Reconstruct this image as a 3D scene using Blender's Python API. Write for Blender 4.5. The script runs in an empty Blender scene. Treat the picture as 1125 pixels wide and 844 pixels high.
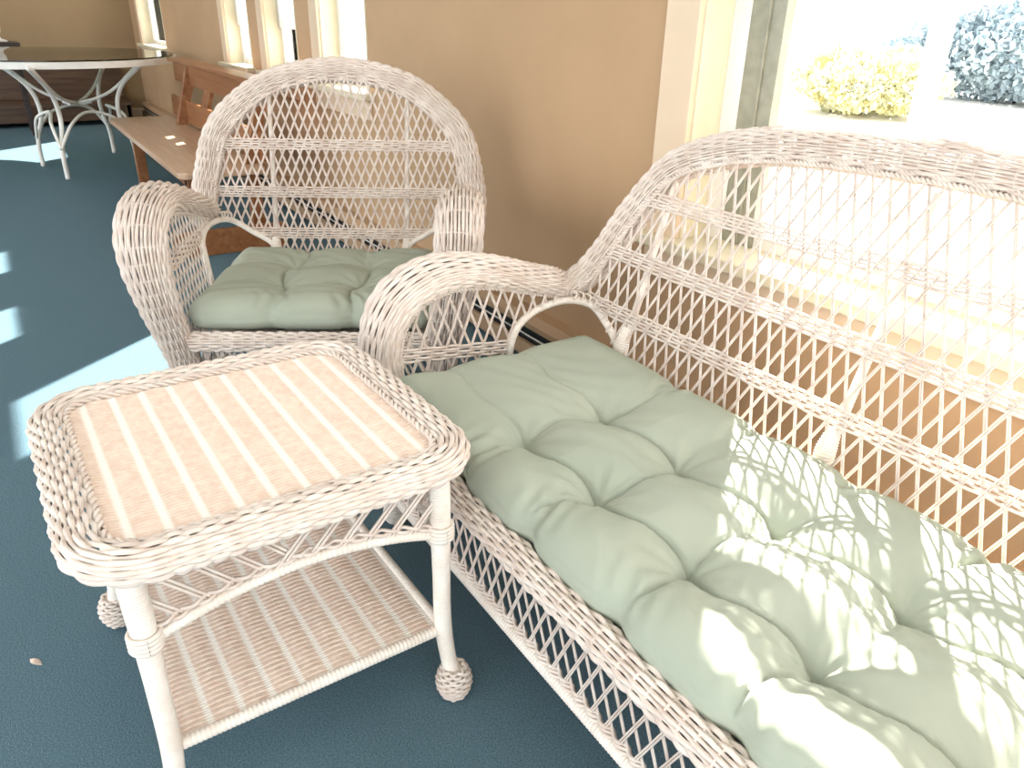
import bpy, math, random
import numpy as np
from mathutils import Matrix, Vector
random.seed(7); rng = np.random.default_rng(7)
PI = math.pi
S = bpy.context.scene
COL = S.collection

# ------------------------------------------------------------ camera
_n = np.array([-42, 1768, 845.]); _n /= np.linalg.norm(_n)
_a = np.array([-602.5, -422, 845.]); _a -= _a.dot(_n)*_n; _a /= np.linalg.norm(_a)
_X = -_a; _Z = -_n; _Y = np.cross(_Z, _X)
_R = np.array([_X, _Y, _Z])
cam = bpy.data.objects.new('camera', bpy.data.cameras.new('camera'))
COL.objects.link(cam); S.camera = cam
M3 = np.column_stack([_R@np.array([1, 0, 0]), _R@np.array([0, -1, 0]), _R@np.array([0, 0, -1])])
cam.matrix_world = Matrix.Translation((0, 0, 1.2)) @ Matrix(M3.tolist()).to_4x4()
cam.data.sensor_fit = 'HORIZONTAL'; cam.data.sensor_width = 36; cam.data.lens = 36*845/1125
cam.data.clip_start = .02; cam.data.clip_end = 200

# ------------------------------------------------------------ light
SUN_DIR = Vector((.61, -.75, -.59)).normalized()
sun = bpy.data.objects.new('sun', bpy.data.lights.new('sun', 'SUN')); COL.objects.link(sun)
sun.data.energy = 24; sun.data.angle = math.radians(.7); sun.data.color = (1, .97, .91)
sun.rotation_euler = SUN_DIR.to_track_quat('-Z', 'Y').to_euler()
W = bpy.data.worlds.new('world'); S.world = W; W.use_nodes = True
bg = W.node_tree.nodes['Background']; bg.inputs[0].default_value = (.93, .97, 1, 1); bg.inputs[1].default_value = 2.3
S.view_settings.view_transform = 'Standard'; S.view_settings.look = 'None'
S.view_settings.exposure = 0.65; S.view_settings.gamma = 1; S.view_settings.use_curve_mapping = False

# ------------------------------------------------------------ materials
def mat(name, col, rough=.6, noise=0, nscale=40, bump=0, bscale=200, spec=.4, col2=None, coat=0, metal=0, detail=4):
    m = bpy.data.materials.new(name); m.use_nodes = True
    nt = m.node_tree; b = nt.nodes['Principled BSDF']
    b.inputs['Roughness'].default_value = rough; b.inputs['Specular IOR Level'].default_value = spec
    b.inputs['Metallic'].default_value = metal; b.inputs['Coat Weight'].default_value = coat
    b.inputs['Base Color'].default_value = (*col, 1)
    tc = nt.nodes.new('ShaderNodeTexCoord')
    if noise or col2:
        n = nt.nodes.new('ShaderNodeTexNoise'); n.inputs['Scale'].default_value = nscale; n.inputs['Detail'].default_value = detail
        nt.links.new(tc.outputs['Object'], n.inputs['Vector'])
        r = nt.nodes.new('ShaderNodeValToRGB')
        c2 = col2 or tuple(max(0, c*(1-noise)) for c in col)
        r.color_ramp.elements[0].position = .35; r.color_ramp.elements[1].position = .65
        r.color_ramp.elements[0].color = (*c2, 1); r.color_ramp.elements[1].color = (*col, 1)
        nt.links.new(n.outputs['Fac'], r.inputs['Fac']); nt.links.new(r.outputs['Color'], b.inputs['Base Color'])
    if bump:
        n2 = nt.nodes.new('ShaderNodeTexNoise'); n2.inputs['Scale'].default_value = bscale; n2.inputs['Detail'].default_value = 5
        nt.links.new(tc.outputs['Object'], n2.inputs['Vector'])
        bp = nt.nodes.new('ShaderNodeBump'); bp.inputs['Strength'].default_value = bump; bp.inputs['Distance'].default_value = .01
        nt.links.new(n2.outputs['Fac'], bp.inputs['Height']); nt.links.new(bp.outputs['Normal'], b.inputs['Normal'])
    return m

def wood(name, c1, c2, rough=.4, axis='X'):
    m = mat(name, c1, rough); nt = m.node_tree; b = nt.nodes['Principled BSDF']
    tc = nt.nodes.new('ShaderNodeTexCoord'); mp = nt.nodes.new('ShaderNodeMapping')
    mp.inputs['Scale'].default_value = {'X': (1.5, 22, 22), 'Y': (22, 1.5, 22), 'Z': (22, 22, 1.5)}[axis]
    n = nt.nodes.new('ShaderNodeTexNoise'); n.inputs['Scale'].default_value = 1.5; n.inputs['Detail'].default_value = 6; n.inputs['Distortion'].default_value = .6
    r = nt.nodes.new('ShaderNodeValToRGB'); r.color_ramp.elements[0].position = .3; r.color_ramp.elements[1].position = .7
    r.color_ramp.elements[0].color = (*c2, 1); r.color_ramp.elements[1].color = (*c1, 1)
    nt.links.new(tc.outputs['Object'], mp.inputs['Vector']); nt.links.new(mp.outputs[0], n.inputs['Vector'])
    nt.links.new(n.outputs['Fac'], r.inputs['Fac']); nt.links.new(r.outputs['Color'], b.inputs['Base Color'])
    return m

WICK = mat('white_painted_wicker', (.77, .675, .60), .55, nscale=25, col2=(.66, .54, .465), detail=8)
WICK_P = mat('worn_painted_wicker', (.80, .66, .56), .6, nscale=60, col2=(.72, .55, .45), detail=8)
WRAP = mat('wrapped_rattan', (.84, .77, .69), .5, nscale=18, col2=(.76, .66, .57))
WHITE = mat('white_gloss_paint', (.86, .83, .78), .4, nscale=9, col2=(.80, .76, .70))
SAGE = mat('sage_fabric', (.405, .43, .345), .9, nscale=6, col2=(.375, .405, .325), bump=.12, bscale=900, spec=.15)
CARPET = mat('blue_carpet', (.150, .235, .280), .95, nscale=260, col2=(.085, .150, .185), bump=.6, bscale=500, spec=.1, detail=10)
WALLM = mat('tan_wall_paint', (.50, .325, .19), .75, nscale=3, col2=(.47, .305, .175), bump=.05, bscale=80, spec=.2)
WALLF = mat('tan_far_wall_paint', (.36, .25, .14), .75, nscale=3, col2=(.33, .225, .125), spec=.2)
CREAM = mat('cream_trim_paint', (.74, .57, .41), .45, nscale=8, col2=(.70, .54, .38))
CREAMW = mat('pale_trim_paint', (.74, .66, .48), .45, nscale=8, col2=(.70, .62, .45))
SASHM = mat('grey_sash_metal', (.33, .32, .245), .45, nscale=30, col2=(.27, .265, .2))
BLACK = mat('black_paint', (.012, .012, .014), .4)
HEAT = mat('tan_heater_enamel', (.46, .30, .18), .4)
CEIL = mat('white_ceiling', (.8, .78, .74), .9)
OAK = wood('oak_wood', (.33, .145, .06), (.21, .08, .03), .3)
SEATW = wood('worn_oak_seat', (.60, .40, .27), (.46, .29, .18), .28)
DARKW = wood('dark_wood', (.05, .03, .025), (.02, .012, .01), .3)
LEAFY = mat('yellow_leaves', (.85, .78, .38), .6, nscale=2, col2=(.6, .62, .5))
LEAFB = mat('blue_green_leaves', (.42, .50, .54), .6, nscale=5, col2=(.3, .38, .42))
PAVE = mat('pale_paving', (.75, .72, .66), .9, nscale=1.2, col2=(.68, .66, .6))

def stripe_mat(name, base, base2, pale, axis, pitch, off, width):
    m = mat(name, base, .6, nscale=70, col2=base2, detail=8); nt = m.node_tree; b = nt.nodes['Principled BSDF']
    src = b.inputs['Base Color'].links[0].from_socket
    tc = nt.nodes.new('ShaderNodeTexCoord'); sx = nt.nodes.new('ShaderNodeSeparateXYZ'); nt.links.new(tc.outputs['Object'], sx.inputs[0])
    def mth(op, a, bb=None):
        n = nt.nodes.new('ShaderNodeMath'); n.operation = op
        if hasattr(a, 'links'): nt.links.new(a, n.inputs[0])
        else: n.inputs[0].default_value = a
        if bb is not None: n.inputs[1].default_value = bb
        return n.outputs[0]
    v = mth('ADD', sx.outputs[axis], off + 100*pitch); v = mth('DIVIDE', v, pitch); v = mth('FRACT', v)
    v = mth('SUBTRACT', v, .5); v = mth('ABSOLUTE', v); v = mth('MULTIPLY', v, 2.)
    mr = nt.nodes.new('ShaderNodeMapRange'); mr.inputs[1].default_value = width; mr.inputs[2].default_value = width*.4
    nt.links.new(v, mr.inputs[0])
    mx = nt.nodes.new('ShaderNodeMix'); mx.data_type = 'RGBA'; mx.inputs[7].default_value = (*pale, 1)
    nt.links.new(mr.outputs[0], mx.inputs[0]); nt.links.new(src, mx.inputs[6]); nt.links.new(mx.outputs[2], b.inputs['Base Color'])
    return m

GLASS = bpy.data.materials.new('window_glass'); GLASS.use_nodes = True
nt = GLASS.node_tree; nt.nodes.clear()
o_ = nt.nodes.new('ShaderNodeOutputMaterial'); t_ = nt.nodes.new('ShaderNodeBsdfTransparent'); g_ = nt.nodes.new('ShaderNodeBsdfGlossy')
mx = nt.nodes.new('ShaderNodeMixShader'); fr = nt.nodes.new('ShaderNodeFresnel'); fr.inputs[0].default_value = 1.06
g_.inputs['Roughness'].default_value = .03
nt.links.new(fr.outputs[0], mx.inputs[0]); nt.links.new(t_.outputs[0], mx.inputs[1]); nt.links.new(g_.outputs[0], mx.inputs[2]); nt.links.new(mx.outputs[0], o_.inputs[0])
TGLASS = bpy.data.materials.new('green_tinted_glass'); TGLASS.use_nodes = True
nt = TGLASS.node_tree; nt.nodes.clear()
o_ = nt.nodes.new('ShaderNodeOutputMaterial'); t_ = nt.nodes.new('ShaderNodeBsdfTransparent'); g_ = nt.nodes.new('ShaderNodeBsdfGlossy')
t_.inputs[0].default_value = (.72, .86, .76, 1); mx = nt.nodes.new('ShaderNodeMixShader'); fr = nt.nodes.new('ShaderNodeFresnel'); fr.inputs[0].default_value = 1.5
g_.inputs['Roughness'].default_value = .04
nt.links.new(fr.outputs[0], mx.inputs[0]); nt.links.new(t_.outputs[0], mx.inputs[1]); nt.links.new(g_.outputs[0], mx.inputs[2]); nt.links.new(mx.outputs[0], o_.inputs[0])

# ------------------------------------------------------------ mesh helpers
class MB:
    def __init__(s): s.v = []; s.f = []; s.n = 0
    def add(s, v, f):
        v = np.asarray(v, float).reshape(-1, 3)
        s.v.append(v); s.f.append(np.asarray(f, dtype=np.int64) + s.n); s.n += len(v); return s
    def build(s, name, material, parent=None, smooth=True, loc=None, rotz=0, mod=None):
        me = bpy.data.meshes.new(name)
        V = np.concatenate(s.v)
        me.vertices.add(len(V)); me.vertices.foreach_set('co', V.astype(np.float32).ravel())
        lt = []; li = []
        for f in s.f:
            lt.append(np.full(len(f), f.shape[1])); li.append(f.ravel())
        lt = np.concatenate(lt); li = np.concatenate(li)
        me.loops.add(len(li)); me.loops.foreach_set('vertex_index', li.astype(np.int32))
        me.polygons.add(len(lt)); me.polygons.foreach_set('loop_start', np.concatenate([[0], np.cumsum(lt)[:-1]]).astype(np.int32))
        me.polygons.foreach_set('loop_total', lt.astype(np.int32))
        me.polygons.foreach_set('use_smooth', np.full(len(lt), smooth))
        me.update(calc_edges=True); me.materials.append(material)
        o = bpy.data.objects.new(name, me); COL.objects.link(o)
        if parent: o.parent = parent
        if loc is not None: o.location = loc
        o.rotation_euler.z = rotz
        if mod:
            b = o.modifiers.new('bevel', 'BEVEL'); b.width = mod; b.segments = 3; b.limit_method = 'ANGLE'
        return o

def box(mb, x0, x1, y0, y1, z0, z1):
    v = [(x, y, z) for x in (x0, x1) for y in (y0, y1) for z in (z0, z1)]
    f = [(0, 1, 3, 2), (4, 6, 7, 5), (0, 4, 5, 1), (2, 3, 7, 6), (0, 2, 6, 4), (1, 5, 7, 3)]
    return mb.add(v, f)

def norm(a): return a/np.maximum(np.linalg.norm(a, axis=-1, keepdims=True), 1e-9)
def catmull(P, step):
    P = np.asarray(P, float); Q = np.vstack([2*P[0]-P[1], P, 2*P[-1]-P[-2]]); out = []
    for i in range(1, len(Q)-2):
        t = np.linspace(0, 1, 24, endpoint=False)[:, None]
        a, b, c, d = Q[i-1], Q[i], Q[i+1], Q[i+2]
        out.append(.5*((2*b)+(-a+c)*t+(2*a-5*b+4*c-d)*t**2+(-a+3*b-3*c+d)*t**3))
    out.append(P[-1:]); out = np.vstack(out)
    L = np.concatenate([[0], np.cumsum(np.linalg.norm(np.diff(out[:, :3], axis=0), axis=1))])
    n = max(2, int(round(L[-1]/step))+1); s = np.linspace(0, L[-1], n)
    return np.column_stack([np.interp(s, L, out[:, k]) for k in range(out.shape[1])]), s
def tangents(C): return norm(np.gradient(C, axis=0))
def frame(C):
    T = tangents(C); N = np.zeros_like(C)
    a = np.array([0, 0, 1.]) if abs(T[0][2]) < .9 else np.array([1., 0, 0])
    n = np.cross(T[0], a); n /= np.linalg.norm(n)
    for i in range(len(C)):
        n = n-T[i]*n.dot(T[i]); n /= np.linalg.norm(n)+1e-12; N[i] = n
    return T, N, np.cross(T, N)
def tube(mb, C, r, seg=6, cap=True, N=None):
    C = np.asarray(C, float); r = np.broadcast_to(np.asarray(r, float), (len(C),))
    T, N, B = frame(C)
    a = np.arange(seg)*2*PI/seg
    V = C[:, None, :]+r[:, None, None]*(np.cos(a)[None, :, None]*N[:, None, :]+np.sin(a)[None, :, None]*B[:, None, :])
    n = len(C); i = np.arange(n-1)[:, None]*seg; j = np.arange(seg)[None, :]; k = (j+1) % seg
    f = np.stack([i+j, i+k, i+seg+k, i+seg+j], -1).reshape(-1, 4)
    mb.add(V, f)
    if cap:
        mb.f.append(np.array([list(range(seg))[::-1]])+mb.n-n*seg); mb.f.append(np.array([list(range(seg))])+mb.n-seg)
    return mb
def wrapped(mb, P, r, pitch=.0055, depth=.10, seg=12):
    """pole wound with cane: P control points, r radius or list of radii"""
    P = np.asarray(P, float); rr = np.broadcast_to(np.asarray(r, float), (len(P),))
    D, s = catmull(np.column_stack([P, rr]), pitch/5)
    tube(mb, D[:, :3], D[:, 3]*(1-depth+depth*np.abs(np.sin(PI*s/pitch))), seg)
def rope(mb, P, r=.0035, off=.003, pitch=.022, step=.003, closed=False, twist=2):
    P = np.asarray(P, float); D, s = catmull(P, step); T, N, B = frame(D)
    for k in range(twist):
        ph = 2*PI*s/pitch+k*2*PI/twist
        tube(mb, D+off*(np.cos(ph)[:, None]*N+np.sin(ph)[:, None]*B), r, 5, cap=False)
PROF = np.array([(-1, -.75), (-.72, .45), (0, 1), (.72, .45), (1, -.75)])
def strands(mb, C, Nn, Wd, hw, th):
    """half-round strands: C,Nn,Wd (k,n,3) centre lines, normals, cross directions"""
    k, n, _ = C.shape; hw = np.broadcast_to(hw, (k, n)); q = len(PROF)
    V = C[:, :, None, :]+hw[:, :, None, None]*PROF[None, None, :, 0, None]*Wd[:, :, None, :]+th*PROF[None, None, :, 1, None]*Nn[:, :, None, :]
    K = np.arange(k)[:, None, None]*n*q; I = np.arange(n-1)[None, :, None]*q; J = np.arange(q-1)[None, None, :]
    b = K+I+J; f = np.stack([b, b+1, b+q+1, b+q], -1).reshape(-1, 4)
    mb.add(V, f)
def weave_tube(mb, P, Bdir, a, b, off, pitch=.0094, rib=.034, amp=.0034, th=.0042, step=.0056, phi=(-180, 180), liner=False):
    """rolled woven border. P (m,3) inner edge, Bdir (m,3), a,b (m,) radii; off = sideways offset of the centre in b"""
    D, s = catmull(np.column_stack([P, Bdir, a, b]), step)
    C0 = D[:, :3]; T = tangents(C0); B = D[:, 3:6]; B = norm(B-T*(B*T).sum(1, keepdims=True)); N = np.cross(T, B)
    A = D[:, 6]; Bb = D[:, 7]; C = C0+N*A[:, None]+B*(Bb*off)[:, None]
    per = (phi[1]-phi[0])/360*2*PI*np.sqrt((A**2+Bb**2)/2)
    k = int(round(per.max()/pitch)); full = abs(phi[1]-phi[0]-360) < 1
    ph = np.radians(np.linspace(phi[0], phi[1], k, endpoint=not full))
    c = np.cos(ph)[:, None, None]; sn = np.sin(ph)[:, None, None]
    pos = C[None]+c*N[None]*A[None, :, None]+sn*B[None]*Bb[None, :, None]
    nn = norm(c*N[None]*Bb[None, :, None]+sn*B[None]*A[None, :, None])
    wd = np.cross(np.broadcast_to(T[None], nn.shape), nn)
    par = (np.arange(k)//1 % 2)*PI
    pos = pos+nn*(amp*np.sin(PI*s/rib)[None, :]*np.cos(par)[:, None])[:, :, None]
    hw = (per/k*.46)[None, :]*np.ones((k, 1))
    strands(mb, pos, nn, wd, hw, th)
    # ribs
    S_ = np.arange(rib*.5*0+rib, s[-1], rib)
    aa = np.linspace(ph[0], ph[0]+(2*PI if full else ph[-1]-ph[0]), 30)
    for q in S_:
        i = int(np.searchsorted(s, q)); i = min(i, len(s)-1)
        ring = C[i]+np.cos(aa)[:, None]*N[i]*(A[i]-.0005)+np.sin(aa)[:, None]*B[i]*(Bb[i]-.0005)
        tube(mb, ring, .0026, 5, cap=False)
    return C0, s

def inside_intervals(poly, p, d):
    """intervals of t where p+t*d is inside polygon"""
    poly = np.asarray(poly); q = np.roll(poly, -1, axis=0); ts = []
    nrm = np.array([-d[1], d[0]])
    s1 = (poly-p)@nrm; s2 = (q-p)@nrm
    for i in range(len(poly)):
        if (s1[i] > 0) != (s2[i] > 0):
            u = s1[i]/(s1[i]-s2[i]); ts.append(float((poly[i]+u*(q[i]-poly[i])-p)@d/(d@d)))
    ts.sort(); return list(zip(ts[::2], ts[1::2]))
def lattice(mb, poly, fn, spacing=.034, slope=.42, r=.0018, pair=.0036, bands=(), band_n=5, band_pitch=.0076, band_slope=0., step=.012, lift=.003, x0=0.):
    """diamond lattice of paired canes clipped to a polygon; fn(a,b)->(pos,normal)"""
    poly = np.asarray(poly, float); lo = poly.min(0); hi = poly.max(0); H = hi[1]-lo[1]
    for sg in (-1, 1):
        d = np.array([sg*slope, 1.]); d /= np.linalg.norm(d); cr = np.array([d[1], -d[0]])
        k0 = int((lo[0]-H)/spacing)-2; k1 = int((hi[0]+H)/spacing)+2
        for k in range(k0, k1):
            for pr in (-.5, .5):
                p = np.array([x0+k*spacing-sg*slope*lo[1]*0, lo[1]])+cr*pair*pr
                p = np.array([x0+k*spacing+sg*slope*(lo[1]), lo[1]])+cr*pair*pr
                for t0, t1 in inside_intervals(poly, p, d):
                    if t1-t0 < .008: continue
                    t = np.linspace(t0-.003, t1+.003, max(2, int((t1-t0)/step)+2))[:, None]
                    q = p+t*d; pos, nn = fn(q[:, 0], q[:, 1])
                    tube(mb, pos+nn*sg*lift*.8, r, 5, cap=False)
    for bz in bands:
        for j in range(band_n):
            zz = bz+(j-(band_n-1)/2)*band_pitch
            d = np.array([1., band_slope]); p = np.array([lo[0]-.1, zz+band_slope*(lo[0]-.1)])
            for t0, t1 in inside_intervals(poly, p, d):
                if t1-t0 < .02: continue
                t = np.arange(t0-.004, t1+.004, spacing/8); q = p+t[:, None]*d
                pos, nn = fn(q[:, 0], q[:, 1])
                pos = pos+nn*(.0042*np.sin(PI*q[:, 0]/spacing+PI*(j % 2)))[:, None]
                T = tangents(pos); wd = np.cross(T, nn)
                tube(mb, pos, .0032, 6, cap=False)
def label(o, lab, cat, group=None):
    o['label'] = lab; o['category'] = cat
    if group: o['group'] = group
    return o
def empty(name, loc, rotz=0):
    o = bpy.data.objects.new(name, None); COL.objects.link(o); o.location = loc; o.rotation_euler.z = rotz; o.empty_display_size = .1
    return o
def struct(o): o['kind'] = 'structure'; return o

# ------------------------------------------------------------ the room
WY = 1.6; XF = -10.75; CH = 2.75
struct(box(MB(), XF-.2, 3, -5, WY+.16, -.05, 0).build('floor', CARPET, smooth=False))
struct(box(MB(), XF-.2, 3, -3.2, WY+.16, CH, CH+.1).build('ceiling', CEIL, smooth=False))
# openings in the window wall: (x0, x1, z0, z1)
WIN = [(-1.585, .95, .62, 2.25), (-4.43, -3.80, .83, 1.56), (-5.44, -4.84, .83, 2.1), (-6.44, -5.83, .83, 2.1), (-10.12, -8.86, .83, 2.1)]
mb = MB(); xs = 3.0
for (x0, x1, z0, z1) in WIN:
    box(mb, x1, xs, WY, WY+.16, 0, CH); box(mb, x0, x1, WY, WY+.16, 0, z0); box(mb, x0, x1, WY, WY+.16, z1, CH); xs = x0
box(mb, XF-.2, xs, WY, WY+.16, 0, CH)
struct(mb.build('wall_right', WALLM, smooth=False))
struct(box(MB(), XF-.2, XF, -5, WY, 0, CH).build('wall_far', WALLF, smooth=False))
struct(box(MB(), XF, XF+.02, -5, WY, 0, .1).build('baseboard_far', CREAM, smooth=False, mod=.004))

def window(i, x0, x1, z0, z1, casing=.12, stop=.055, sashw=.09, near_casing=True, mull=(), sm=None):
    root = MB()
    # jambs lining the opening
    t = .012
    box(root, x0, x0+t, WY-.005, WY+.14, z0, z1); box(root, x1-t, x1, WY-.005, WY+.14, z0, z1); box(root, x0+t, x1-t, WY-.005, WY+.14, z1-t, z1)
    w = struct(root.build('window_%d' % i, CREAMW, smooth=False, mod=.002))
    m = MB()
    box(m, x0-casing, x0+.004, WY-.022, WY, z0-.02, z1+casing)
    if near_casing: box(m, x1-.004, x1+casing, WY-.022, WY, z0-.02, z1+casing)
    box(m, x0+.004, x1-.004, WY-.022, WY, z1-.004, z1+casing)
    m.build('casing', CREAM, w, smooth=False, mod=.003)
    m = MB(); cc = casing if near_casing else .02
    box(m, x0-casing-.03, x1+cc+.03, WY-.06, WY+.14, z0-.022, z0+.012)
    m.build('sill', CREAMW, w, smooth=False, mod=.006)
    box(MB(), x0-casing, x1+cc, WY-.02, WY, z0-.115, z0-.022).build('apron', CREAM, w, smooth=False, mod=.003)
    m = MB(); y0 = WY+.105; y1 = WY+.14   # stops
    box(m, x0+t, x0+stop, y0-.012, y1, z0, z1); box(m, x1-stop, x1-t, y0-.012, y1, z0, z1)
    m.build('stop', WHITE, w, smooth=False, mod=.002)
    m = MB(); a = x0+stop; b = x1-stop; y0 = WY+.095; y1 = WY+.15
    box(m, a, a+sashw, y0, y1, z0, z1-t); box(m, b-sashw, b, y0, y1, z0, z1-t)
    box(m, a+sashw, b-sashw, y0, y1, z1-t-.06, z1-t)
    for k in (.55,): box(m, a+sashw*k, a+sashw*k+.006, y0-.008, y0, z0, z1-t)
    m.build('sash', sm or SASHM, w, smooth=False, mod=.002)
    box(MB(), a+sashw, b-sashw, y0+.01, y1, z0, z0+.05).build('bottom_rail', WHITE, w, smooth=False, mod=.002)
    for mx_ in mull:
        box(MB(), mx_-.016, mx_+.016, y0+.01, y1, z0+.05, z1-.07).build('mullion', WHITE, w, smooth=False, mod=.002)
    box(MB(), a+sashw, b-sashw, y0+.025, y0+.03, z0+.05, z1-.07).build('pane', GLASS, w, smooth=False)
    return w
window(1, *WIN[0], mull=(-1.02, .1), sashw=.11, stop=.07)
for i in range(1, 4): window(i+1, *WIN[i], near_casing=False, sashw=.04, stop=.03, sm=WHITE)
window(5, *WIN[4], near_casing=False, sashw=.05, sm=WHITE)

ADDED_CURT = bpy.data.materials.new('added_curtain_fabric'); ADDED_CURT.use_nodes = True
nt = ADDED_CURT.node_tree; b_ = nt.nodes['Principled BSDF']; b_.inputs['Base Color'].default_value = (.85, .84, .80, 1); b_.inputs['Roughness'].default_value = .9
tr = nt.nodes.new('ShaderNodeBsdfTranslucent'); tr.inputs[0].default_value = (.8, .8, .77, 1); mx = nt.nodes.new('ShaderNodeMixShader'); mx.inputs[0].default_value = .5
nt.links.new(b_.outputs[0], mx.inputs[1]); nt.links.new(tr.outputs[0], mx.inputs[2]); nt.links.new(mx.outputs[0], nt.nodes['Material Output'].inputs[0])
for i, lab in ((2, 'right one of the two added sun-blocking white half curtains in the small windows above the bench'), (3, 'left one of the two added sun-blocking white half curtains in the small windows above the bench')):  # half curtains invented to shorten the floor sun patches and whiten the panes
    x0, x1, z0, z1 = WIN[i]; mb = MB(); q = np.linspace(0, 1, 60); V = []
    for y_ in (0, .002):
        for z in (1.10, 1.39): V += [(x0+.02+(x1-x0-.04)*t, WY+.075+y_+.008*math.sin(t*45), z) for t in q]
    F = []
    for (a_, b2_) in ((0, 60), (180, 120), (120, 0), (60, 180)): F += [(a_+k, a_+k+1, b2_+k+1, b2_+k) for k in range(59)]
    mb.add(V, F); c = empty('added_half_curtain', (0, 0, 0)); label(c, lab, 'added_curtain'); mb.build('added_fabric', ADDED_CURT, c)
    tube(MB(), [(x0+.012, WY+.075, 1.395), (x1-.012, WY+.075, 1.395)], .006, 8).build('added_rod', WHITE, c)

# baseboard heater along the window wall
h = empty('baseboard_heater', (0, WY, 0)); label(h, 'long tan baseboard heater with black slots along the window wall', 'heater')
m = MB(); x0, x1 = -10.6, 2.5
m.add([(x, y, z) for x in (x0, x1) for (y, z) in ((0, .02), (-.075, .02), (-.08, .035), (-.08, .085), (-.066, .085), (-.066, .03), (0, .03))],
      [(i, (i+1) % 7, 7+(i+1) % 7, 7+i) for i in range(7)])
m.add([(x, y, z) for x in (x0, x1) for (y, z) in ((0, .19), (-.055, .19), (-.08, .165), (-.08, .145), (-.074, .145), (-.074, .16), (-.05, .182), (0, .182))],
      [(i, (i+1) % 8, 8+(i+1) % 8, 8+i) for i in range(8)])
m.build('enclosure', HEAT, h, smooth=False)
box(MB(), x0, x1, -.06, -.01, .03, .18).build('fin_tube', BLACK, h, smooth=False)
m = MB(); box(m, x0, x1, -.079, -.073, .112, .116); m.build('damper', WHITE, h, smooth=False)

# ------------------------------------------------------------ outdoors
struct(box(MB(), -30, 30, WY+.2, 60, -.9, -.8).build('ground', PAVE, smooth=False))
def shrub(name, loc, rx, ry, rz, n, ls, leafm, lab, cat='shrub'):
    root = empty(name, loc); label(root, lab, cat)
    m = MB(); P = rng.normal(size=(n, 3)); P = norm(P)*(.55+.45*rng.random((n, 1))**.5)
    P *= 1+.18*np.sin(P[:, :1]*7+3)*np.cos(P[:, 1:2]*6+1)
    P = P*np.array([rx, ry, rz])+np.array([0, 0, rz*1.05])
    u = norm(rng.normal(size=(n, 3))); v = norm(np.cross(u, rng.normal(size=(n, 3))))
    V = np.stack([P-u*ls, P+v*ls*.5, P+u*ls, P-v*ls*.5], 1)
    m.add(V, np.arange(4*n).reshape(n, 4)); m.build('foliage', leafm, root, smooth=False)
    m = MB()
    for k in range(9):
        a = rng.uniform(0, 2*PI); e = np.array([math.cos(a)*rx*.6, math.sin(a)*ry*.6, rz*1.3])
        tube(m, [(0, 0, 0), tuple(e*[.3, .3, .5]), tuple(e)], [.03, .02, .008], 6)
    m.build('branches', DARKW, root)
shrub('yellow_shrub', (-12.2, 18.0, -.8), 2.0, 1.6, .75, 7000, .10, LEAFY, 'yellow-leaved shrub outside behind the large window')
shrub('dark_shrub', (-12.3, 25.5, -.8), 4.2, 2.0, 1.25, 9000, .15, LEAFB, 'blue-green shrub outside, right of the yellow shrub')

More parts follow.
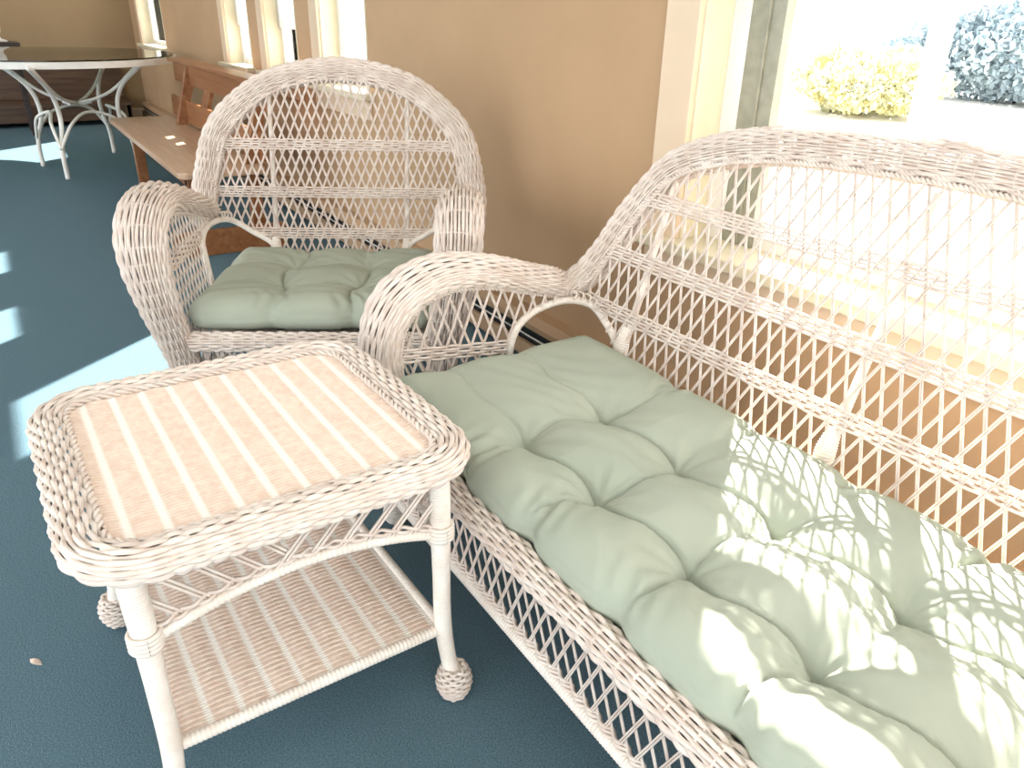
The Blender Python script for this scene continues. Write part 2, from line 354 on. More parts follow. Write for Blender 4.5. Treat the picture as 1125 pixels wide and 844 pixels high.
# ------------------------------------------------------------ tufted cushions
def cushion(name, hx, hy, T, tx, ty, loc, rotz, lab, R=.075, rc=.09, seed=1, depth=.045, res=.0042, taper=0.):
    rg = np.random.default_rng(seed)
    nx = int(2*hx/res); ny = int(2*hy/res)
    U, V = np.meshgrid(np.linspace(-1, 1, nx), np.linspace(-1, 1, ny), indexing='ij')
    # denser towards borders
    U = np.sin(U*PI/2)*.35+U*.65; V = np.sin(V*PI/2)*.35+V*.65
    X = U*hx; Y = V*hy
    # rounded rectangle squeeze
    dx = np.maximum(np.abs(X)-(hx-rc), 0); dy = np.maximum(np.abs(Y)-(hy-rc), 0)
    m_ = np.maximum(dx, dy); l_ = np.sqrt(dx**2+dy**2)
    s_ = np.where(l_ > 1e-9, m_/np.maximum(l_, 1e-9), 1)
    X = np.sign(X)*(np.minimum(np.abs(X), hx-rc)+dx*s_); Y = np.sign(Y)*(np.minimum(np.abs(Y), hy-rc)+dy*s_)
    dx = np.maximum(np.abs(X)-(hx-rc), 0); dy = np.maximum(np.abs(Y)-(hy-rc), 0)
    dist = np.where((dx > 0) & (dy > 0), rc-np.sqrt(dx**2+dy**2), np.minimum(hx-np.abs(X), hy-np.abs(Y)))
    dist = np.maximum(dist, 0)
    # border distance for profile
    e = np.clip(dist/R, 0, 1); prof = np.sqrt(np.maximum(1-(1-e)**2, 0))
    wob = lambda f, p: np.sin(X*f+p)*np.cos(Y*f*1.3+p*2)
    Xw = X+.008*wob(11, seed); Yw = Y+.008*wob(13, seed+2)
    # crease network through the tufts
    cre = np.zeros_like(X)
    def crease(d, w, amt): return amt*np.exp(-(np.abs(d)/w)**1.3)
    rin = np.clip(dist/.14, 0, 1)
    for i, t in enumerate(tx):
        bow = t+.018*np.sin((Y-ty[0])/(ty[-1]-ty[0]+1e-6)*PI)*(1 if i % 2 else -1)
        cre = np.maximum(cre, crease(Xw-bow, .006, .034)*(0.65+.35*np.cos(9*Y+i)))
        cre = np.maximum(cre, crease(Xw-bow, .045, .014))
    for i, t in enumerate(ty):
        bow = t+.012*np.sin(X*2*PI/max(tx[1]-tx[0], .1))
        fade = np.clip((np.abs(X-np.mean(tx))-(tx[-1]-tx[0])/2)/.08, 0, 1)
        cre = np.maximum(cre, crease(Yw-bow, .006, .028)*(1-.6*fade))
        cre = np.maximum(cre, crease(Yw-bow, .045, .014)*(1-.5*fade))
    tuft = np.zeros_like(X); wr = np.zeros_like(X)
    for i, t in enumerate(tx):
        for j, q in enumerate(ty):
            r = np.sqrt((X-t)**2+(Y-q)**2); th = np.arctan2(Y-q, X-t)
            tuft = np.maximum(tuft, depth*(.62*np.exp(-(r/.035)**1.2)+.38*np.exp(-(r/.09)**2)))
            wr += .0022*np.sin(th*(7+(i*3+j) % 4)+i+2*j)*np.exp(-((r-.05)/.035)**2)
    # little gathers at the seams
    for i, t in enumerate(tx):
        for sgn in (-1, 1):
            rr = np.sqrt((X-t)**2+((Y-sgn*hy)*.6)**2)
            wr += .006*np.sin((X-t)*150+3*np.sin(Y*30+i))*np.exp(-(rr/.055)**2)
    wr += .0016*np.sin(37*X+11*np.sin(9*Y+seed))*np.cos(23*Y+5*np.sin(7*X))
    top = T*.5*prof+prof*(.010-cre-tuft+wr)+.000
    top = np.where(dist <= 0, 0, top)
    bot = -T*.5*prof
    # bulging edge pulls in where creases meet it
    pull = np.zeros_like(X)
    for t in tx: pull += .016*np.exp(-((X-t)/.03)**2)*np.clip((np.abs(Y)-hy*.55)/(hy*.45), 0, 1)
    Y2 = Y-np.sign(Y)*pull
    pull = np.zeros_like(X)
    for t in ty: pull += .014*np.exp(-((Y-t)/.03)**2)*np.clip((np.abs(X)-(hx-.15))/.15, 0, 1)
    X2 = X-np.sign(X)*pull
    if taper: X2 = X2*(1-taper*(Y/hy+1)/2)
    mb = MB(); idx = np.arange(nx*ny).reshape(nx, ny)
    f = np.stack([idx[:-1, :-1], idx[1:, :-1], idx[1:, 1:], idx[:-1, 1:]], -1).reshape(-1, 4)
    Vt = np.stack([X2, Y2, top], -1).reshape(-1, 3); Vb = np.stack([X2, Y2, bot], -1).reshape(-1, 3)
    mb.add(Vt, f); mb.add(Vb, f[:, ::-1])
    # skirt joining the two shells
    per = np.concatenate([idx[:, 0], idx[-1, 1:], idx[-2::-1, -1], idx[0, -2:0:-1]])
    q = np.roll(per, -1); n = nx*ny
    mb.f.append(np.stack([per, per+n, q+n, q], -1))
    o = mb.build(name, SAGE, None, True, loc, rotz)
    return label(o, lab, 'cushion')

# ------------------------------------------------------------ wicker seating
def mirror(P): Q = np.array(P, float)[::-1].copy(); Q[:, 0] *= -1; return Q
def wicker_seat(name, loc, rotz, lab, cat, path, bw, a, b, arm_u, back_y, back_lo, arch_from, arm_poly, hoop, posts, bands, arm_bands, arm_slope, front_y, inner_x, seat_z, rail_z, depth_y, a_off=.55, legs=True, spacing=.038, lower=.16, post_top=None):
    root = empty(name, loc, rotz); label(root, lab, cat)
    P = np.array(path, float); bw = np.array(bw, float)[:, None]
    Bl = (1-bw)*np.array([-1, 0, .12])+bw*np.array([0, 1., -.30]); Br = Bl*np.array([-1, 1, 1])
    full = np.vstack([P, mirror(P)[1:]]); Bf = np.vstack([Bl, Br[::-1][1:]])
    A = np.concatenate([a, a[::-1][1:]]); B2 = np.concatenate([b, b[::-1][1:]])
    mb = MB(); C0, s = weave_tube(mb, full, Bf, A, B2, a_off)
    mb.build('rolled_arm_and_back', WICK, root)
    # braids along the inner edge
    mb = MB()
    for o_, rr in ((.0, .0036), (.011, .0032)):
        D, _ = catmull(np.column_stack([full, Bf]), .03); T = tangents(D[:, :3]); Bn = norm(D[:, 3:6]-T*(D[:, 3:6]*T).sum(1, keepdims=True)); N = np.cross(T, Bn)
        rope(mb, D[:, :3]+N*o_-Bn*.004, rr, .003, .02)
    mb.build('braided_edge', WICK, root)
    # back panel
    def fb(x, z):
        y = back_y(z); pos = np.stack([x, y+0*x, z], -1); nn = norm(np.stack([0*x, -1+0*x, .3+0*x], -1)); return pos, nn
    ap = full[arch_from:len(full)-arch_from]
    Dn, _ = catmull(ap, .02)
    hp = np.array(hoop)
    hb = [(p[0], p[2]) for p in hp if p[1] > back_y(p[2])-.06]   # points of the hoop on the back plane
    poly = [(x, z) for x, y, z in Dn]+[(-x, z) for x, z in hb]+[(-posts[0], back_lo), (posts[0], back_lo)][::1]
    poly = [(x, z) for x, y, z in Dn]+[(-x, z) for x, z in hb]+[(-posts[0], back_lo), (posts[0], back_lo)]+[(x, z) for x, z in hb[::-1]]
    mb = MB(); lattice(mb, poly, fb, spacing, bands=bands)
    mb.build('back_panel', WICK, root)
    # arm panels
    for sg in (-1, 1):
        def fa(y, z, sg=sg):
            return np.stack([sg*arm_u(y, z), y, z], -1), norm(np.stack([-sg+0*y, 0*y, .1+0*y], -1))
        mb = MB(); lattice(mb, arm_poly, fa, spacing, bands=arm_bands, band_slope=arm_slope)
        mb.build('arm_panel', WICK, root)
        H = np.array(hoop)*np.array([-sg, 1, 1])
        mb = MB(); wrapped(mb, H, .0105, .007, .12, 10); mb.build('hoop', WRAP, root)
        mb = MB()
        D, _ = catmull(H, .004); k0 = int(len(D)*.60)
        for q in range(4):
            c = D[min(k0+q*5, len(D)-1)]+np.array([0, -.004, .016]); aa = np.linspace(0, 2*PI, 20)
            tube(mb, c+np.stack([.012*np.cos(aa), .003*np.sin(2*aa), .011*np.sin(aa)], -1), .0028, 5, cap=False)
        mb.build('scroll_curl', WRAP, root)
    # posts behind the back
    for px in posts[1:] if len(posts) > 1 else posts:
        for x in ({px, -px}):
            zt = post_top; mb = MB()
            wrapped(mb, [(x, back_y(.05)+.03, .03), (x, back_y(.3)+.02, .3), (x, back_y(.5)+.016, .5), (x*1.03, back_y(zt)+.016, zt)], [.011, .010, .010, .008], .009, .06, 10)
            p = mb.build('back_post', WRAP, root)
            mb = MB(); wrapped(mb, [(x, back_y(seat_z+.04)+.004, seat_z), (x, back_y(seat_z+.05)+.004, seat_z+.045), (x, back_y(seat_z+.09)+.006, seat_z+.09)], [.019, .021, .014], .006, .12, 12)
            mb.build('post_binding', WRAP, root)
    # front rail, woven round
    xr = inner_x; mb = MB()
    n = 5; PX = np.linspace(-xr, xr, n)
    Pp = np.array([(x, front_y+.022, rail_z-.048) for x in PX])
    weave_tube(mb, Pp, np.array([(0, 1., 0)]*n)*1, np.full(n, .0)+.024, np.full(n, .024), -1., pitch=.0082, rib=.03)
    mb.build('front_rail', WICK, root)
    # apron lattice: front, sides, back
    def ff(x, z): return np.stack([x, front_y+.012+0*x, z], -1), np.stack([0*x, -1+0*x, 0*x], -1)
    mb = MB(); zt = rail_z-.04
    lattice(mb, [(-xr, lower), (xr, lower), (xr, zt), (-xr, zt)], ff, .036, slope=.45)
    for zz in (lower+.012, lower+.019, lower+.026):
        t = np.arange(-xr, xr, .0045); pos = np.stack([t, front_y+.012+.0045*np.sin(PI*t/.018+zz*1000), np.full_like(t, zz)], -1)
        tube(mb, pos, .0034, 6, cap=False)
    mb.build('front_apron', WICK, root)
    mb = MB(); wrapped(mb, [(-xr, front_y+.012, lower), (xr, front_y+.012, lower)], .013, .007, .1, 12); mb.build('lower_rail', WRAP, root)
    for sg in (-1, 1):
        xs_ = sg*arm_u(.2, .3)
        def fs(y, z, xs_=xs_): return np.stack([xs_+0*y, y, z], -1), np.stack([sg+0*y, 0*y, 0*y], -1)
        mb = MB(); lattice(mb, [(front_y+.05, lower), (depth_y, lower), (depth_y, seat_z-.02), (front_y+.05, seat_z-.02)], fs, .036, slope=.45)
        mb.build('side_apron', WICK, root)
        mb = MB(); wrapped(mb, [(xs_, front_y+.03, lower), (xs_, depth_y, lower)], .012, .007, .1, 10); mb.build('lower_rail', WRAP, root)
    mb = MB(); wrapped(mb, [(-xr, depth_y, lower), (xr, depth_y, lower)], .012, .007, .1, 10); mb.build('lower_rail', WRAP, root)
    # woven seat deck
    mb = MB(); xd = inner_x-.01; ys = np.arange(front_y+.03, depth_y+.02, .008); xs2 = np.arange(-xd, xd, .012)
    C = np.stack(np.meshgrid(ys, xs2, indexing='ij')[::-1]+[np.zeros((len(ys), len(xs2)))], -1)
    C[..., 2] = seat_z-.075+.0025*np.sin(PI*C[..., 0]/.03)*(1-2*(np.arange(len(ys)) % 2))[:, None]
    nn = np.zeros_like(C); nn[..., 2] = 1; wd = np.zeros_like(C); wd[..., 1] = 1
    strands(mb, C, nn, wd, .0037, .0025)
    for x in np.arange(-xd, xd+.001, xd/6): tube(mb, [(x, front_y+.03, seat_z-.082), (x, depth_y+.02, seat_z-.082)], .005, 6)
    mb.build('seat_deck', WICK, root)
    # legs
    xl = arm_u(.03, .2)+.012
    for sg in (-1, 1):
        mb = MB(); wrapped(mb, [(sg*xl, front_y+.055, .02), (sg*xl, front_y+.045, .14), (sg*xl, front_y+.045, .30)], [.017, .021, .022], .0065, .08, 14); mb.build('leg', WRAP, root)
        mb = MB(); wrapped(mb, [(sg*(xr-.02), depth_y+.02, .02), (sg*(xr-.02), depth_y+.005, .16), (sg*(xr-.02), depth_y, .33)], [.016, .019, .020], .0065, .08, 14); mb.build('leg', WRAP, root)
        for (xx, yy) in ((xl, front_y+.055), (xr-.02, depth_y+.02)):
            mb = MB(); wrapped(mb, [(sg*xx, yy, .002), (sg*xx, yy, .018), (sg*xx, yy, .04), (sg*xx, yy, .06)], [.016, .026, .027, .018], .006, .1, 14); mb.build('ball_foot', WRAP, root)
    return root

# sofa, local x = X+.76, y = Y-.62
sofa_path = [(-.782, .085, .16), (-.783, .078, .30), (-.785, .072, .41), (-.787, .072, .49), (-.79, .112, .565), (-.795, .20, .602), (-.80, .325, .592), (-.812, .47, .55), (-.822, .58, .523), (-.808, .632, .55), (-.77, .667, .62), (-.71, .705, .74), (-.63, .742, .85), (-.50, .757, .905), (-.36, .765, .932), (-.20, .772, .944), (0, .775, .948)]
sofa_bw = [0, 0, 0, 0, 0, 0, .05, .25, .55, .8, .95, 1, 1, 1, 1, 1, 1]
sofa_a = [.028, .03, .034, .037, .038, .037, .034, .032, .032, .033, .035, .036, .036, .036, .036, .036, .036]
sofa_b = [.040, .048, .058, .066, .068, .062, .052, .045, .042, .040, .040, .040, .040, .040, .040, .040, .040]
sofa = wicker_seat('wicker_sofa', (-.76, .62, 0), 0, 'long white wicker sofa with rolled arms standing along the window wall', 'sofa',
    sofa_path, sofa_bw, np.array(sofa_a), np.array(sofa_b),
    arm_u=lambda y, z: .778+.03*np.clip(z-.3, 0, 1)+.03*y,
    back_y=lambda z: .60+.33*(z-.42), back_lo=.27, arch_from=9,
    arm_poly=[(.09, .2), (.075, .41), (.075, .49), (.115, .565), (.2, .602), (.325, .592), (.47, .55), (.56, .525), (.46, .505), (.40, .46), (.385, .40), (.385, .2)],
    hoop=[(-.792, .385, .22), (-.793, .385, .42), (-.80, .44, .495), (-.805, .55, .517), (-.775, .625, .505), (-.70, .625, .475), (-.635, .612, .43), (-.62, .60, .34)],
    posts=[.62, .62, 0.0], bands=(.795, .65, .515), arm_bands=(.475,), arm_slope=-.13,
    front_y=-.02, inner_x=.765, seat_z=.40, rail_z=.385, depth_y=.58, post_top=.93)
cushion('sofa_cushion', .745, .307, .108, [(-1.12+.235*k)+.76 for k in range(-0, 4)] + [.585-.0], [.765-.913, .965-.913], (-.76, .913, .398), 0, 'long sage green tufted cushion lying on the sofa', seed=3, rc=.06)

# armchair, local u, v
chair_path = [(-.345, .045, .20), (-.356, .02, .33), (-.374, .0, .48), (-.389, .01, .58), (-.397, .05, .645), (-.401, .14, .668), (-.406, .30, .635), (-.411, .47, .578), (-.42, .58, .552), (-.428, .632, .60), (-.418, .662, .68), (-.375, .71, .82), (-.255, .745, .93), (-.13, .763, .978), (0, .77, .992)]
chair_bw = [0, 0, 0, 0, 0, 0, .05, .25, .55, .85, 1, 1, 1, 1, 1]
chair_a = [.03, .033, .038, .042, .044, .042, .038, .035, .036, .038, .04, .04, .038, .036, .036]
chair_b = [.034, .042, .053, .061, .064, .061, .053, .048, .044, .042, .042, .042, .042, .042, .042]
chair = wicker_seat('wicker_armchair', (-2.042, .638, 0), math.radians(60), 'white wicker armchair with round arched back, behind the side table', 'chair',
    chair_path, chair_bw, np.array(chair_a), np.array(chair_b),
    arm_u=lambda y, z: .347+.14*np.clip(z-.3, 0, 1)+.04*y,
    back_y=lambda z: .60+.28*(z-.42), back_lo=.30, arch_from=9,
    arm_poly=[(.045, .2), (.0, .48), (.01, .58), (.05, .645), (.14, .668), (.30, .635), (.47, .578), (.52, .57), (.42, .57), (.34, .53), (.33, .47), (.33, .2)],
    hoop=[(-.360, .335, .24), (-.385, .335, .48), (-.394, .36, .545), (-.396, .46, .565), (-.378, .60, .545), (-.31, .62, .50), (-.235, .61, .45), (-.225, .60, .36)],
    posts=[.23, .23], bands=(.785, .63, .495), arm_bands=(.545,), arm_slope=.03,
    front_y=-.01, inner_x=.34, seat_z=.39, rail_z=.365, depth_y=.56, post_top=.95, spacing=.030)
_c = math.cos(math.radians(60)); _s = math.sin(math.radians(60))
def chairpt(u, v, z): return (-2.042+u*_c-v*_s, .638+u*_s+v*_c, z)
cushion('chair_cushion', .352, .305, .10, [-.115, .115], [-.09, .10], chairpt(0, .30, .405), math.radians(60), 'square sage green tufted cushion lying on the armchair', seed=5, depth=.022, rc=.05)

# ------------------------------------------------------------ side table
tb = empty('side_table', (-1.242, .255, 0), math.radians(1.5)); label(tb, 'square white wicker side table with a lower shelf, in front of the sofa', 'table')
HX, HY, TZ = .252, .256, .536
PP = .0505
TOPM = stripe_mat('worn_striped_wicker', (.84, .69, .58), (.76, .58, .47), (.90, .84, .77), 1, PP, 0, .34)
def woven_panel(name, hx, hy, z, material, pitch=.0042, sag=0):
    mb = MB(); xs_ = np.arange(-hx, hx, pitch); ys_ = np.arange(-hy, hy+.001, PP/10)
    Xg, Yg = np.meshgrid(xs_, ys_, indexing='ij')
    C = np.stack([Xg, Yg, np.full_like(Xg, z)], -1)
    par = (1-2*(np.arange(len(xs_)) % 2))[:, None]
    C[..., 2] += .0011*np.cos(PI*Yg/PP)*par+.0008*np.cos(2*PI*Yg/PP)+sag*0
    C[..., 0] += .0004*np.sin(37*Yg+Xg*50)
    nn = np.zeros_like(C); nn[..., 2] = 1; wd = np.zeros_like(C); wd[..., 0] = 1
    strands(mb, C, nn, wd, pitch*.5, .0021)
    box(mb, -hx, hx, -hy, hy, z-.008, z-.0035)
    for y in np.arange(-int(hy/PP)*PP, hy, PP): tube(mb, [(-hx, y, z-.001), (hx, y, z-.001)], .0026, 6)
    return mb.build(name, material, tb)
woven_panel('top_panel', HX+.003, HY+.003, TZ, TOPM)
# rolled rim
def loop(hx, hy, r, n=24):
    P = []
    for cx, cy, a0 in ((hx-r, -hy+r, -90), (hx-r, hy-r, 0), (-hx+r, hy-r, 90), (-hx+r, -hy+r, 180)):
        for a in np.radians(np.linspace(a0, a0+90, n)): P.append((cx+r*math.cos(a), cy+r*math.sin(a), 0))
    P.append(P[0]); P = np.array(P); L_ = np.concatenate([[0], np.cumsum(np.linalg.norm(np.diff(P, axis=0), axis=1))])
    q = np.linspace(0, L_[-1], 360); return np.column_stack([np.interp(q, L_, P[:, k]) for k in range(3)])
mb = MB(); L = loop(HX, HY, .055); D, s = catmull(L, .0052); T = tangents(D); T[0] = T[-1] = norm(T[0]+T[-1]); NO = np.cross(T, [0, 0, 1.])
per = s[-1]; rib = per/round(per/.0245/2)/2
prof = []
for t in np.linspace(0, 1, 15):
    a = math.radians(150-t*235); prof.append((.030+.030*math.cos(a), TZ-.008+.022*math.sin(a), math.cos(a), math.sin(a)))
k = len(prof); C = []; NN = []; WD = []
for j, (o_, z_, nc, ns) in enumerate(prof):
    n_ = NO*nc+np.array([0, 0, 1.])*ns; n_ = norm(n_)
    c_ = D+NO*o_; c_[:, 2] = z_
    c_ = c_+n_*(.0030*np.sin(PI*s/rib+PI*(j % 2)))[:, None]
    C.append(c_); NN.append(n_); WD.append(np.cross(T, n_))
strands(mb, np.array(C), np.array(NN), np.array(WD), .0042, .0034)
for q in np.arange(0, per, rib):
    i = min(int(np.searchsorted(s, q)), len(s)-1)
    tube(mb, np.array([D[i]+NO[i]*o_*1+np.array([0, 0, z_]) - (NO[i]*nc+np.array([0, 0, ns]))*.002 for (o_, z_, nc, ns) in prof[2:]]), .0032, 5)
mb.build('rolled_rim', WICK, tb)
mb = MB(); rope(mb, loop(HX+.001, HY+.001, .055)+np.array([0, 0, TZ+.006]), .0036, .0034, .034); mb.build('braided_edge', WICK, tb)
LX, LY = .262, .240
for sx in (-1, 1):
    for sy in (-1, 1):
        mb = MB(); x, y = sx*LX, sy*LY
        wrapped(mb, [(x, y, TZ-.02), (x, y, .40), (x, y, .30), (x+sx*.002, y, .18), (x+sx*.008, y+sy*.006, .10), (x+sx*.016, y+sy*.012, .055)], [.0185, .0185, .0165, .0165, .0155, .0165], .0052, .09, 18)
        lg = mb.build('leg', WRAP, tb)
        mb = MB(); n = 11; zs = np.linspace(.012, .075, n); rr = .0185+.0125*np.sin(np.linspace(.25, PI*.93, n))
        for j in range(n):
            a = np.linspace(0, 2*PI, 73); ph = 8*a*2/2+PI*(j % 2)
            R_ = rr[j]+.0022*np.sin(8*a+PI*(j % 2))
            tube(mb, np.stack([x+sx*.017+R_*np.cos(a), y+sy*.013+R_*np.sin(a), np.full(73, zs[j])], -1), .0036, 6, cap=False)
        c0 = (x+sx*.017, y+sy*.013)
        tube(mb, [(c0[0], c0[1], .006), (c0[0], c0[1], .012), (c0[0], c0[1], .04), (c0[0], c0[1], .075)], [.012, .019, .028, .018], 16)
        mb.build('ball_foot', WICK, lg)
        mb = MB()
        for q in range(4): tube(mb, [(x+.021*math.cos(t), y+.021*math.sin(t), .377+.0075*q) for t in np.linspace(0, 2*PI, 25)], .0042, 6, cap=False)
        mb.build('collar', WRAP, lg)
# aprons on four sides
for side in range(4):
    along, off = (LY, LX) if side in (0, 2) else (LX, LY)
    def place(t, z, d=0., side=side, off=off):
        t = np.asarray(t, float); z = np.asarray(z, float)+0*t; o2 = off+d+0*t
        return np.stack({0: [o2, t, z], 1: [t, o2, z], 2: [-o2, t, z], 3: [t, -o2, z]}[side], -1)
    nrm = np.array([(1, 0, 0), (0, 1, 0), (-1, 0, 0), (0, -1, 0)][side], float)
    def fa(t, z): return place(t, z), np.broadcast_to(nrm, (len(t), 3))
    e = along-.015; tt = np.linspace(-e, e, 30); arch = .384+.040*(1-(tt/e)**2)
    poly = [(t, z+.006) for t, z in zip(tt, arch)]+[(e, TZ-.02), (-e, TZ-.02)]
    mb = MB(); lattice(mb, poly, fa, .050, slope=.95, r=.0028, pair=.0068, step=.01)
    for q in range(2):
        t2 = np.linspace(-e, e, 160); z2 = .384+.040*(1-(t2/e)**2)+.012+.006*q
        tube(mb, place(t2, z2, .0045*np.sin(PI*t2/.02+PI*q)), .0034, 6, cap=False)
    mb.build('apron', WICK, tb)
    mb = MB(); wrapped(mb, place(tt, arch), .0095, .0085, .14, 10); mb.build('arched_rail', WRAP, tb)
    mb = MB(); wrapped(mb, place(np.array([-e, 0, e]), .165), .0105, .0075, .12, 12); mb.build('shelf_rail', WRAP, tb)
woven_panel('shelf', LX-.004, LY-.004, .168, stripe_mat('striped_wicker_shelf', (.78, .64, .54), (.70, .53, .43), (.86, .80, .73), 1, PP, 0, .3), pitch=.0058)

# ------------------------------------------------------------ wooden bench
bn = empty('wooden_bench', (-5.6, 1.0, 0)); label(bn, 'varnished wooden bench with slatted back under the small windows', 'bench')
def bx(x0, x1, y0, y1, z0, z1): return box(MB(), x0+5.6, x1+5.6, y0-1, y1-1, z0, z1)
mb = MB(); n = 8; Lr = []
for (cx, cy, a0) in ((-4.38, .80, -90), (-4.38, 1.14, 0), (-6.84, 1.14, 90), (-6.84, .80, 180)):
    for a in np.radians(np.linspace(a0, a0+90, n)): Lr.append((cx+.06*math.cos(a)+5.6, cy+.06*math.sin(a)-1))
Lr = np.array(Lr); m = len(Lr)
for z0, z1 in ((.395, .43),):
    V = np.vstack([np.column_stack([Lr, np.full(m, z0)]), np.column_stack([Lr, np.full(m, z1)])])
    mb.add(V, [(i, (i+1) % m, m+(i+1) % m, m+i) for i in range(m)]); mb.f.append(np.array([list(range(m))[::-1]])); mb.f.append(np.array([list(range(m, 2*m))]))
mb.build('seat', SEATW, bn, smooth=False, mod=.008)
bx(-6.75, -4.45, .80, .83, .33, .395).build('front_apron', OAK, bn, smooth=False, mod=.004)
bx(-6.75, -4.45, 1.13, 1.16, .33, .395).build('rear_apron', OAK, bn, smooth=False, mod=.004)
for X_ in (-6.3, -4.5):
    bx(X_-.03, X_+.03, .80, .87, 0, .395).build('leg', OAK, bn, smooth=False, mod=.006)
    mb = MB(); mb.add([(X_+5.6+s_, y-1, z) for s_ in (-.03, .03) for (y, z) in ((1.13, 0), (1.20, 0), (1.19, .43), (1.30, .83), (1.24, .83), (1.12, .43))],
        [(i, (i+1) % 6, 6+(i+1) % 6, 6+i) for i in range(6)]); mb.f += [np.array([[5, 4, 3, 2, 1, 0]]), np.array([[6, 7, 8, 9, 10, 11]])]
    mb.build('leg', OAK, bn, smooth=False, mod=.004)
bx(-4.33, -4.27, .66, 1.25, .0, .13).build('end_board', OAK, bn, smooth=False, mod=.006)
bx(-6.85, -4.35, 1.22, 1.36, .835, .86).build('top_rail', OAK, bn, smooth=False, mod=.006)
bx(-6.80, -4.38, 1.25, 1.275, .70, .835).build('back_rail', OAK, bn, smooth=False, mod=.004)
bx(-6.80, -4.38, 1.20, 1.225, .45, .60).build('back_rail', OAK, bn, smooth=False, mod=.004)
for X_ in (-6.35, -5.75, -5.15, -4.6):
    mb = MB(); mb.add([(X_+5.6+s_, y-1, z) for s_ in (-.09, .09) for (y, z) in ((1.205, .58), (1.23, .58), (1.28, .72), (1.255, .72))],
        [(i, (i+1) % 4, 4+(i+1) % 4, 4+i) for i in range(4)]); mb.f += [np.array([[3, 2, 1, 0]]), np.array([[4, 5, 6, 7]])]
    mb.build('back_slat', OAK, bn, smooth=False)

# ------------------------------------------------------------ glass-topped table
gt = empty('glass_table', (-7.5, .58, 0)); label(gt, 'large white metal table with glass top and curved legs at the far end', 'table')
GZ = .84; gc = np.array([-.35, -.12, 0]); gx, gy = 1.2, 1.0
aa = np.linspace(0, 2*PI, 97)
def ell(k, z): return np.stack([gc[0]+gx*k*np.cos(aa), gc[1]+gy*k*np.sin(aa), np.full_like(aa, z)], -1)
mb = MB(); ring = [ell(1.0, GZ-.045), ell(1.0, GZ), ell(.955, GZ), ell(.955, GZ-.045)]
for q in range(4):
    A_, B_ = ring[q], ring[(q+1) % 4]; mb.add(np.vstack([A_, B_]), [(i, i+1, 97+i+1, 97+i) for i in range(96)])
mb.build('rim', WHITE, gt, smooth=True, mod=.006)
mb = MB(); V = ell(.975, GZ+.003)[:-1]; mb.add(np.vstack([V, V+[0, 0, .008]]), [(i, (i+1) % 96, 96+(i+1) % 96, 96+i) for i in range(96)])
mb.f += [np.array([list(range(96))[::-1]]), np.array([list(range(96, 192))])]; mb.build('glass_top', TGLASS, gt, smooth=False)
feet = [(.62, -.20), (-.06, -.32), (.2, .36), (-.55, .28)]
for i, (fx, fy) in enumerate(feet):
    d = np.array([fx, fy]); c0 = np.array([.03, .02]); d = d-c0; t1 = c0+d*.62
    mb = MB()
    tube(mb, catmull([(fx, fy, .0), (fx*.98, fy*.98, .2), (c0[0]+d[0]*.8, c0[1]+d[1]*.8, .42), (c0[0]+d[0]*.95, c0[1]+d[1]*.95, .62), (c0[0]+d[0]*1.5, c0[1]+d[1]*1.5, GZ-.03)], .02)[0], .017, 8)
    mb.build('leg', WHITE, gt)
    fx2, fy2 = feet[[1, 3, 0, 2][i]]
    mb = MB(); mid = ((fx+fx2)/2*.55, (fy+fy2)/2*.55)
    tube(mb, catmull([(fx, fy, .22), (fx*.8+fx2*.2, fy*.8+fy2*.2, .39), (mid[0]*.5+(fx+fx2)/4, mid[1]*.5+(fy+fy2)/4, .45), (fx*.2+fx2*.8, fy*.2+fy2*.8, .39), (fx2, fy2, .22)], .02)[0], .012, 8)
    mb.build('arched_brace', WHITE, gt)
    mb = MB()
    tube(mb, catmull([(c0[0]+d[0]*1.4, c0[1]+d[1]*1.4, GZ-.04), (c0[0]+d[0]*.7, c0[1]+d[1]*.7, .58), (c0[0], c0[1], .49), (c0[0]-d[0]*.3, c0[1]-d[1]*.3, .50)], .02)[0], .012, 8)
    mb.build('curved_brace', WHITE, gt)

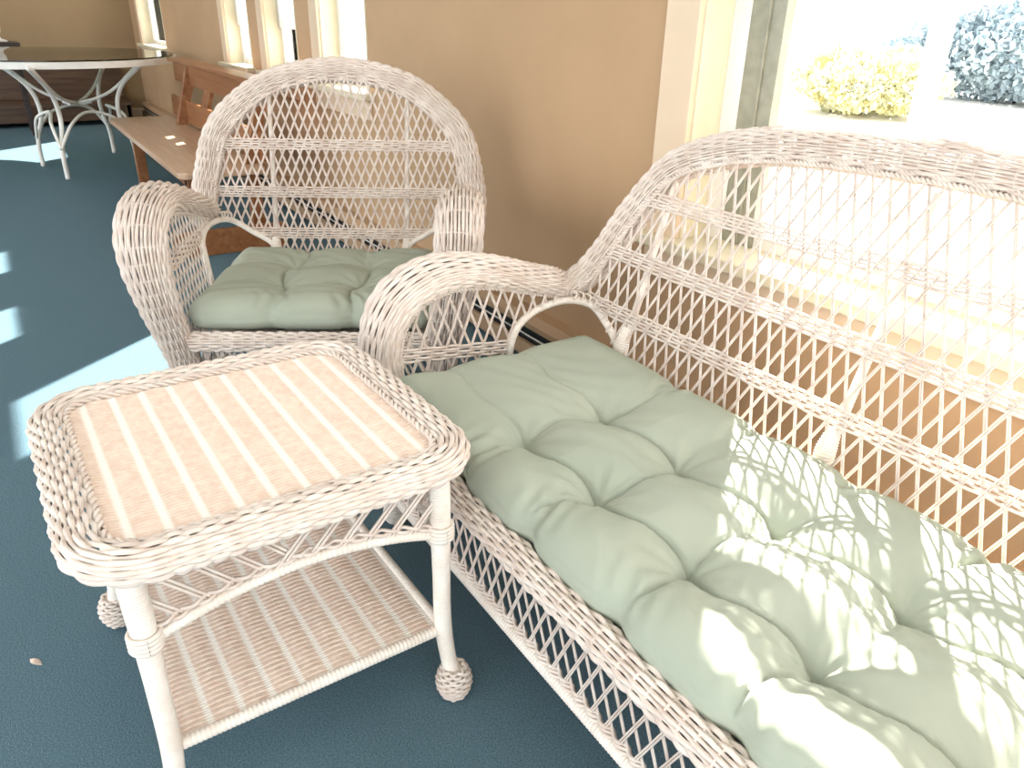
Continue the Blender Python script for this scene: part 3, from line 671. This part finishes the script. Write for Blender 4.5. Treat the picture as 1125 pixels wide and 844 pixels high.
# ------------------------------------------------------------ far end
fb_ = empty('far_bench', (XF+.3, .5, 0)); label(fb_, 'long dark wooden bench against the far end wall', 'bench')
fx0 = XF+.03
def fbx(x0, x1, y0, y1, z0, z1): return box(MB(), x0-XF-.3, x1-XF-.3, y0-.5, y1-.5, z0, z1)
BR = wood('brown_bench_wood', (.13, .075, .045), (.075, .042, .025), .3, 'Y')
fbx(fx0+.05, fx0+.62, -1.6, 1.38, .20, .24).build('seat', BR, fb_, smooth=False, mod=.006)
fbx(fx0+.58, fx0+.60, -1.6, 1.35, .05, .20).build('front_panel', BR, fb_, smooth=False, mod=.003)
fbx(fx0+.02, fx0+.07, -1.6, 1.38, .24, .60).build('backrest', BR, fb_, smooth=False, mod=.006)
for y in (-1.55, -.1, 1.32): fbx(fx0+.05, fx0+.6, y-.02, y+.02, 0, .20).build('leg', BR, fb_, smooth=False, mod=.003)
dt = empty('dark_side_table', (-9.7, .1, 0)); label(dt, 'small dark side table at the left edge, behind the glass table', 'table')
dmb = lambda *a: box(MB(), *a)
dmb(-.25, .25, -.55, .27, .83, .87).build('top', DARKW, dt, smooth=False, mod=.006)
for sx in (-.2, .2):
    for sy in (-.5, .22): dmb(sx-.022, sx+.022, sy-.022, sy+.022, 0, .83).build('leg', DARKW, dt, smooth=False, mod=.003)
dmb(-.22, .22, -.52, .24, .74, .83).build('apron', DARKW, dt, smooth=False)
mb = MB(); pr = [(.001, 0), (.09, .0), (.10, .012), (.05, .03), (.035, .06), (.055, .09), (.06, .13), (.03, .16), (.001, .165)]
A2 = np.linspace(0, 2*PI, 25)[:-1]
V = np.array([(r*math.cos(a), r*math.sin(a), z) for r, z in pr for a in A2]); mb.add(V, [(i*24+j, i*24+(j+1) % 24, (i+1)*24+(j+1) % 24, (i+1)*24+j) for i in range(len(pr)-1) for j in range(24)])
label(mb.build('white_ornament', WHITE, loc=(-9.6, .18, .87)), 'small white ornament standing on the dark side table', 'ornament')

# dry scrap on the carpet
def scrap(loc, s, lab):
    mb = MB(); t = np.linspace(0, 1, 7); V = []
    for q in t:
        w_ = s*.28*math.sin(PI*min(max(q, .03), .97)); V += [(q*s, -w_, .002+.004*math.sin(4*q)), (q*s, 0, .004+.003*math.sin(5*q)), (q*s, w_, .003+.005*math.cos(3*q))]
    mb.add(V, [(i*3+j, i*3+j+3, i*3+j+4, i*3+j+1) for i in range(6) for j in range(2)])
    o = mb.build('dry_leaf_scrap', WICK_P, loc=loc, rotz=.8); return label(o, lab, 'leaf')
scrap((-1.49, -.175, 0), .028, 'tiny pale dry leaf scrap on the blue carpet left of the side table')
